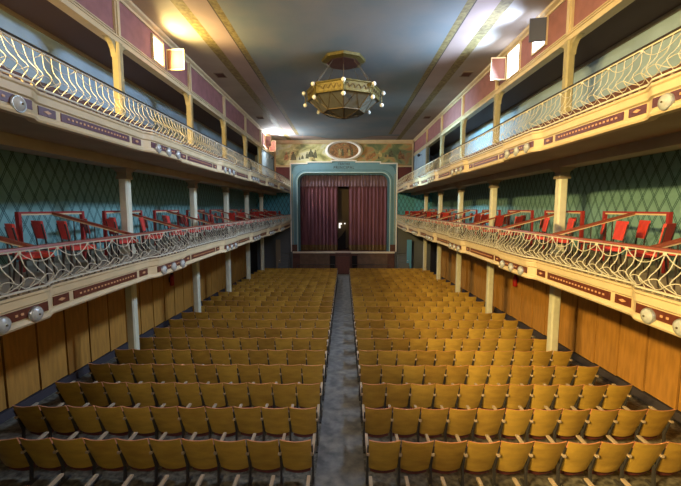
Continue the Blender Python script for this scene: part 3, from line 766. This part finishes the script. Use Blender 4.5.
# spotlights etc. fixed at the far end of the clerestory
for s, sd in ((-1, 'left'), (1, 'right')):
    r = tag(empty('wall_spotlight', (s*(XC-.01), 27.5 if s < 0 else 26.4, 8.2)), 'small dark spotlight on the far %s wall over the gallery door' % sd, 'spotlight')
    m = MB(); m.tube([(0, 0, 0), (-s*.2, 0, .0)], .02, 6); m.build('bracket', M['black'], r)
    m = MB(); m.lathe([(.05, -.1), (.09, -.08), (.10, .1), (.07, .1)], 10, (-s*.22, 0, -.03), axis='Y'); m.build('housing', M['black'], r)
# fire extinguishers
for s, sd in ((-1, 'left'), (1, 'right')):
    r = tag(empty('fire_extinguisher', (s*(XW-.16), 14.35, 1.25)), 'red fire extinguisher on the %s panelled wall' % sd, 'extinguisher')
    m = MB(); m.lathe([(.06, 0), (.085, .02), (.085, .38), (.06, .44), (.025, .47)], 14); m.build('cylinder', M['extred'], r, True)
    m = MB(); m.box(-.03, .03, -.06, .06, .47, .52); m.tube([(0, .05, .5), (0, .13, .42), (0, .12, .1)], .012, 6); m.build('valve', M['black'], r)
    m = MB(); m.box(*sorted((s*.08, s*.115)), -.04, .04, .15, .35); m.build('wall_bracket', M['cast'], r)

# ------------------------------------------------------------------ chandelier
CY = 13.6
ch = tag(empty('chandelier', (.03, CY, ZCEIL)), 'large octagonal brass chandelier with glass bowl and globe bulbs', 'chandelier')
def octp(R, z): return [(R*math.cos(PI/2+PI/4*k), R*math.sin(PI/2+PI/4*k), z-ZCEIL) for k in range(8)]
def ringband(m, A, B, th=.0, mi=None):
    n = 8
    for k in range(n):
        q = (k+1) % n; m.add([A[k], A[q], B[q], B[k]], [(0,1,2,3)], mi)
m = MB(); m.lathe([(.62, -.15), (.78, -.10), (.80, -.01), (.5, 0)], 8, rot=PI/2); m.build('ceiling_rose', M['brass'], ch)
m = MB(); m.lathe([(.10, -.17), (.60, -.155), (.60, -.14)], 8, rot=PI/2); m.build('rose_plate', M['stagewood'], ch)
m = MB(); A, B, C_, D_ = octp(1.34, 8.62), octp(1.30, 8.30), octp(1.26, 8.30), octp(1.30, 8.62)
ringband(m, A, B); ringband(m, B, C_); ringband(m, C_, D_); ringband(m, D_, A)
m.build('ring', M['brass'], ch)
for z, R in ((8.62, 1.35), (8.30, 1.31)):
    m = MB(); m.tube([p for p in octp(R, z)], .03, 6, closed=True); m.build('ring_moulding', M['brass'], ch)
# scroll relief on the ring
m = MB()
for k in range(8):
    a = Vector(octp(1.335, 8.46)[k]); b = Vector(octp(1.335, 8.46)[(k+1) % 8])
    pts = [a.lerp(b, .1+.8*i/24) + Vector((0, 0, .07*math.sin(i/24*PI*8))) for i in range(25)]
    m.tube(pts, .012, 4)
m.build('ring_relief', M['came'], ch)
T0, T1, T2 = octp(1.26, 8.30), octp(.76, 7.86), octp(.10, 7.68)
m = MB(); ringband(m, T0, T1); ringband(m, T1, T2); m.build('glass_bowl', M['lampglass'], ch)
m = MB(); m.tube(octp(.76, 7.86), .022, 5, closed=True)
for k in range(8):
    m.tube([T0[k], T1[k], T2[k]], .018, 5)
    mid = (Vector(T0[k]) + Vector(T0[(k+1) % 8]))/2; m.tube([mid, T1[k]], .012, 4); m.tube([mid, T1[(k+1) % 8]], .012, 4)
m.build('came', M['came'], ch)
m = MB(); m.lathe([(.10, -.0), (.13, .02), (.11, .06), (.03, .08)], 10, (0, 0, 7.66-ZCEIL)); m.build('finial', M['came'], ch)
for k in range(8):
    a = PI/2+PI/4*k; cx, cy = math.cos(a), math.sin(a)
    m = MB(); m.tube([(1.33*cx, 1.33*cy, 8.46-ZCEIL), (1.42*cx, 1.42*cy, 8.44-ZCEIL), (1.44*cx, 1.44*cy, 8.5-ZCEIL)], .018, 5)
    m.tube([(1.38*cx, 1.38*cy, 8.44-ZCEIL), (1.40*cx, 1.40*cy, 8.20-ZCEIL)], .018, 5)
    arm = m.build('lamp_arm', M['brass'], ch)
    for zz, rr_ in ((8.56, 1.45), (8.14, 1.40)):
        m = MB(); m.lathe([(.01, -.075), (.045, -.06), (.072, -.02), (.072, .025), (.045, .06), (.01, .075)], 12, (rr_*cx, rr_*cy, zz-ZCEIL)); m.build('globe_bulb', M['globe'], arm, True)
    m = MB(); m.tube([(.5*cx, .5*cy, -.13), (1.28*cx, 1.28*cy, 8.62-ZCEIL)], .008, 4); m.build('chain', M['came'], ch)
m = MB(); m.tube([(0, 0, -.16), (0, 0, 7.74-ZCEIL)], .014, 6); m.build('drop_rod', M['came'], ch)

# ------------------------------------------------------------------ stalls seats
# local frame: origin on the floor under the hinge, +Y faces the stage; x = 0 is the seat centre
def back_mesh(simple=False):
    m = MB(); nx, nz = (8, 5) if not simple else (4, 1)
    th = .022
    F, B = [], []
    for j in range(nz+1):
        t = j/nz
        for i in range(nx+1):
            u = -1+2*i/nx
            hw = .224 + .014*t + .004*math.sin(PI*t)
            z = .26 + .61*t - (0.028*(1-u*u) if j == 0 else 0)*1.0 + (.014*u*u if j == nz else 0) - (.0)
            y = .10 - .245*t - .035*(1-u*u)
            F.append((u*hw, y+th*.5, z)); B.append((u*hw, y-th*.5, z))
    N = len(F); W = nx+1; fs = []; ed = []
    for j in range(nz):
        for i in range(nx):
            a = j*W+i; fs.append((a, a+1, a+W+1, a+W)); fs.append((a+N, a+W+N, a+W+1+N, a+1+N))
    rim = [i for i in range(nx+1)] + [j*W+nx for j in range(1, nz+1)] + [nz*W+i for i in range(nx-1, -1, -1)] + [j*W for j in range(nz-1, 0, -1)]
    for k in range(len(rim)):
        a, b = rim[k], rim[(k+1) % len(rim)]; ed.append((a, b, b+N, a+N))
    m.add(F+B, fs, 0); m2 = [tuple(f) for f in ed]
    for f in m2: m.f.append(f); m.mi.append(1)
    return m
def pan_mb(m=None, mi=0):
    # tipped-up seat pan: nearly vertical curved board in front of the back
    m = m or MB(); n = 6; A = []
    for t in (0, 1):
        for i in range(n+1):
            u = -1+2*i/n
            A.append((u*.205, .125+.10*t + .02*(1-u*u), .175+.32*t - (.06*(1-u*u) if t == 0 else -.02*(1-u*u))))
    B = [(x, y+.05, z+.0) for x, y, z in A]; N = len(A); W = n+1; fs = []
    for i in range(n): fs += [(i, i+1, W+i+1, W+i), (N+i, N+W+i, N+W+i+1, N+i+1), (i, N+i, N+i+1, i+1), (W+i, W+i+1, N+W+i+1, N+W+i)]
    fs += [(0, W, N+W, N), (n, N+n, N+W+n, W+n)]
    m.add(A+B, fs, mi); return m
def arm_mb(m=None, mi=0, x=0):
    m = m or MB()
    poly = [(-.10, .625), (.36, .645), (.39, .635), (.39, .615), (.35, .605), (-.10, .59)]
    m.extr(poly, x-.022, x+.022, 'YZ', mi); return m
def std_mb(m=None, mi=0, x=0):
    m = m or MB()
    poly = [(-.17, .845), (-.135, .85), (-.02, .50), (.0, .60), (.38, .61), (.36, .56), (.10, .46), (.07, .10), (.22, .03), (.22, 0), (-.14, 0), (-.14, .03), (.0, .10), (-.02, .36)]
    m.extr([(-.115, .76), (-.08, .76), (.07, .46), (.07, .30), (.02, .30)], x-.012, x+.012, 'YZ', mi)
    m.extr([(.03, .34), (.065, .34), (.045, .05), (.17, .03), (.17, 0), (-.14, 0), (-.14, .03), (.0, .05)], x-.018, x+.018, 'YZ', mi)
    m.extr([(.0, .40), (.30, .565), (.34, .595), (.0, .59)], x-.012, x+.012, 'YZ', mi)
    return m
def make_seat(side):
    # armrest and standard on the aisle side of the seat
    r = tag(empty('theatre_seat', (0,0,0)), 'x', 'seat')
    back_mesh().build('backrest', [M['ochre'], M['edge']], r, False)
    pan_mb().build('seat', M['pan'], r, False)
    x = -side*.25
    a = arm_mb(x=x).build('armrest', M['arm'], r)
    t = std_mb(x=x).build('standard', M['cast'], r)
    m = MB()
    for zz, yy in ((.60, -.045),): m.lathe([(.013, -.012), (.011, -.02), (.003, -.024)], 6, (x, yy, zz), axis='Y')
    m.build('screw', M['screw'], t)
    return r
PROTO = {1: make_seat(1), -1: make_seat(-1)}
used = {1: False, -1: False}
Y1, PIT = 5.29, .96
rowword = ['nearest row, cut by the frame', 'second row from the camera', 'third row', 'fourth row', 'fifth row', 'sixth row', 'seventh row', 'eighth row', 'ninth row', 'tenth row', 'eleventh row', 'twelfth row', 'thirteenth row', 'fourteenth row']
seatword = ['aisle seat', 'second from the aisle', 'third from the aisle', 'fourth from the aisle', 'fifth from the aisle', 'sixth from the aisle', 'seventh from the aisle', 'eighth from the aisle', 'ninth from the aisle', 'tenth from the aisle', 'eleventh, by the wall']
def rowz(Y): return fz(Y)
tone = {1: 'ochre', -1: 'shaded brown'}
for k in range(-1, 13):
    Y = Y1 + PIT*k; cnt = 8 if k == -1 else 10 if k == 0 else 11
    for side in (1, -1):
        for i in range(cnt):
            x = side*(.425 + .5*(i+.5)) + (.01 if side > 0 else .0)
            jit = rnd.uniform(-.008, .008)
            lab = '%s tip-up seat, %s block, %s, %s' % ('ochre' if side > 0 else 'brown', 'right' if side > 0 else 'left', rowword[k+1], seatword[i])
            g = 'tip-up seats in the %s block' % ('right' if side > 0 else 'left')
            loc = (x, Y+jit, rowz(Y))
            if not used[side]:
                o = PROTO[side]; o.location = loc; o['label'] = lab; o['group'] = g; used[side] = True
            else: o = tree(PROTO[side], loc, 0, lab, g)
            o.rotation_euler = (0, 0, rnd.uniform(-.006, .006))
            if i == cnt-1 and cnt == 11:     # closing end by the wall
                arm_mb(x=side*.25).build('armrest', M['arm'], o); std_mb(x=side*.25).build('standard', M['cast'], o)
# farther rows: merged
M['ochre_far'] = mat('ochre_ply_far', (0.60, 0.37, 0.06), .45, col2=(0.38, 0.21, 0.035), nscale=2.2)
far = MB()
for k in range(13, 22):
    Y = Y1 + PIT*k
    for side in (1, -1):
        for i in range(11):
            x = side*(.425 + .5*(i+.5)) + (.01 if side > 0 else 0)
            for q, mi in ((back_mesh(True), None), (pan_mb(), 2), (arm_mb(x=-side*.25), 3), (std_mb(x=-side*.25), 4)):
                n = len(far.v); far.v += [(a+x, b+Y, c+rowz(Y)) for a, b, c in q.v]
                far.f += [tuple(j+n for j in f) for f in q.f]; far.mi += q.mi if mi is None else [mi]*len(q.f)
o = far.build('theatre_seat', [M['ochre_far'], M['edge'], M['pan'], M['arm'], M['cast']])
tag(o, 'many rows of small tip-up seats farthest away, in front of the stage', 'seats', None, 'stuff')

# ------------------------------------------------------------------ boxes on the lower balcony
ZF = ZT1 - .08
BOXY = [4.95 + 2.36*i for i in range(10)]
for s in (-1, 1):
    sd = 'left' if s < 0 else 'right'
    for i, y in enumerate(BOXY):
        if y > 27.5: continue
        # partition with sloping red rail from the balcony front up to the rear frame
        r = tag(empty('box_partition', (s*5.0, y, ZF)), 'sloping red rail and frame between boxes, lower %s balcony, %s from camera' % (sd, ORD[i]), 'partition', 'box partitions')
        off = (-s*5.0, -y, -ZF)
        m = MB(); fx = base(y)+.06
        a0 = (s*fx, y-.03, ZR1-.01); b0 = (s*5.86, y-.03, 4.30)
        def quad(p, w2=.03, h=.022): return [(p[0], p[1]-w2, p[2]-h), (p[0], p[1]+w2, p[2]-h), (p[0], p[1]+w2, p[2]+h), (p[0], p[1]-w2, p[2]+h)]
        m.hull8(quad(a0), quad(b0)); m.build('sloping_rail', M['handrail_red'], r, False, off)
        m = MB(); m.hull8(quad((a0[0], a0[1], a0[2]-.035), .018, .012), quad((b0[0], b0[1], b0[2]-.035), .018, .012)); m.build('pale_strip', M['cream'], r, False, off)
        m = MB(); m.box(*sorted((s*5.85, s*5.90)), y-.8, y+.8, 4.295, 4.33); m.build('top_rail', M['redframe'], r, False, off)
        m = MB(); m.box(*sorted((s*5.86, s*5.89)), y-.78, y+.78, 4.265, 4.295); m.build('pale_strip', M['cream'], r, False, off)
        for d in (-.8, .8):
            m = MB(); m.box(*sorted((s*5.84, s*5.91)), y+d-.03, y+d+.03, ZF, 4.33); m.build('post', M['redframe'], r, False, off)
        for j in range(1, 4):
            m = MB(); x = s*(fx + (5.86-fx)*j/4); zt = a0[2] + (b0[2]-a0[2])*j/4
            m.tube([(x, y-.03, ZF), (x, y-.03, zt-.03)], .012, 5); m.build('spindle', M['chairwood'], r, False, off)
# box chairs
def make_chair():
    r = tag(empty('box_chair', (0,0,0)), 'x', 'chair')
    m = MB(); m.hull8([(-.20,-.19,.43),(.20,-.19,.43),(.21,.20,.43),(-.21,.20,.43)], [(-.19,-.18,.49),(.19,-.18,.49),(.20,.19,.50),(-.20,.19,.50)]); m.build('seat', M['red'], r)
    m = MB(); m.hull8([(-.17,-.21,.62),(.17,-.21,.62),(.17,-.18,.62),(-.17,-.18,.62)], [(-.20,-.27,.95),(.20,-.27,.95),(.20,-.235,.95),(-.20,-.235,.95)]); m.build('backrest', M['red'], r)
    m = MB(); m.tube([(-.19,-.19,.43), (-.19,-.21,.62), (-.205,-.26,.90)], .014, 5); m.tube([(.19,-.19,.43), (.19,-.21,.62), (.205,-.26,.90)], .014, 5)
    m.tube([(-.19,-.19,.42),(.19,-.19,.42),(.2,.19,.42),(-.2,.19,.42)], .018, 5, closed=True); m.build('frame', M['chairwood'], r)
    for x in (-.18, .18):
        for y, dy in ((-.18, -.05), (.18, .02)):
            m = MB(); m.tube([(x*1.08, y+dy, 0), (x, y, .42)], [.012, .017], 6); m.build('leg', M['chairwood'], r)
    return r
cp = make_chair(); first = True
for s in (-1, 1):
    sd = 'left' if s < 0 else 'right'
    for i in range(len(BOXY)):
        yc = BOXY[i] + 1.18 if i else BOXY[0]+1.18
        if yc > 28.3: continue
        for fr, fx in (('front', 4.75), ('rear', 5.45)):
            for e, dy in (('camera side', -.62), ('stage side', .42)):
                if fr == 'rear': dy += .22
                x = s*(fx + rnd.uniform(-.08, .08)); y = yc + dy + rnd.uniform(-.12, .12)
                for cyl in COLY:
                    if abs(y-cyl) < .38 and fr == 'rear': y = cyl + (.40 if y > cyl else -.42)
                # chairs face the hall / stage
                rz = s*math.radians(rnd.uniform(25, 75))
                lab = 'red %s row chair in the %s lower balcony, %s box from camera, %s' % (fr, sd, ORD[i], e)
                g = 'red chairs in the balcony boxes'
                if first: o = cp; o.location = (x, y, ZF); o.rotation_euler = (0,0,rz); o['label'] = lab; o['group'] = g; first = False
                else: tree(cp, (x, y, ZF), rz, lab, g)
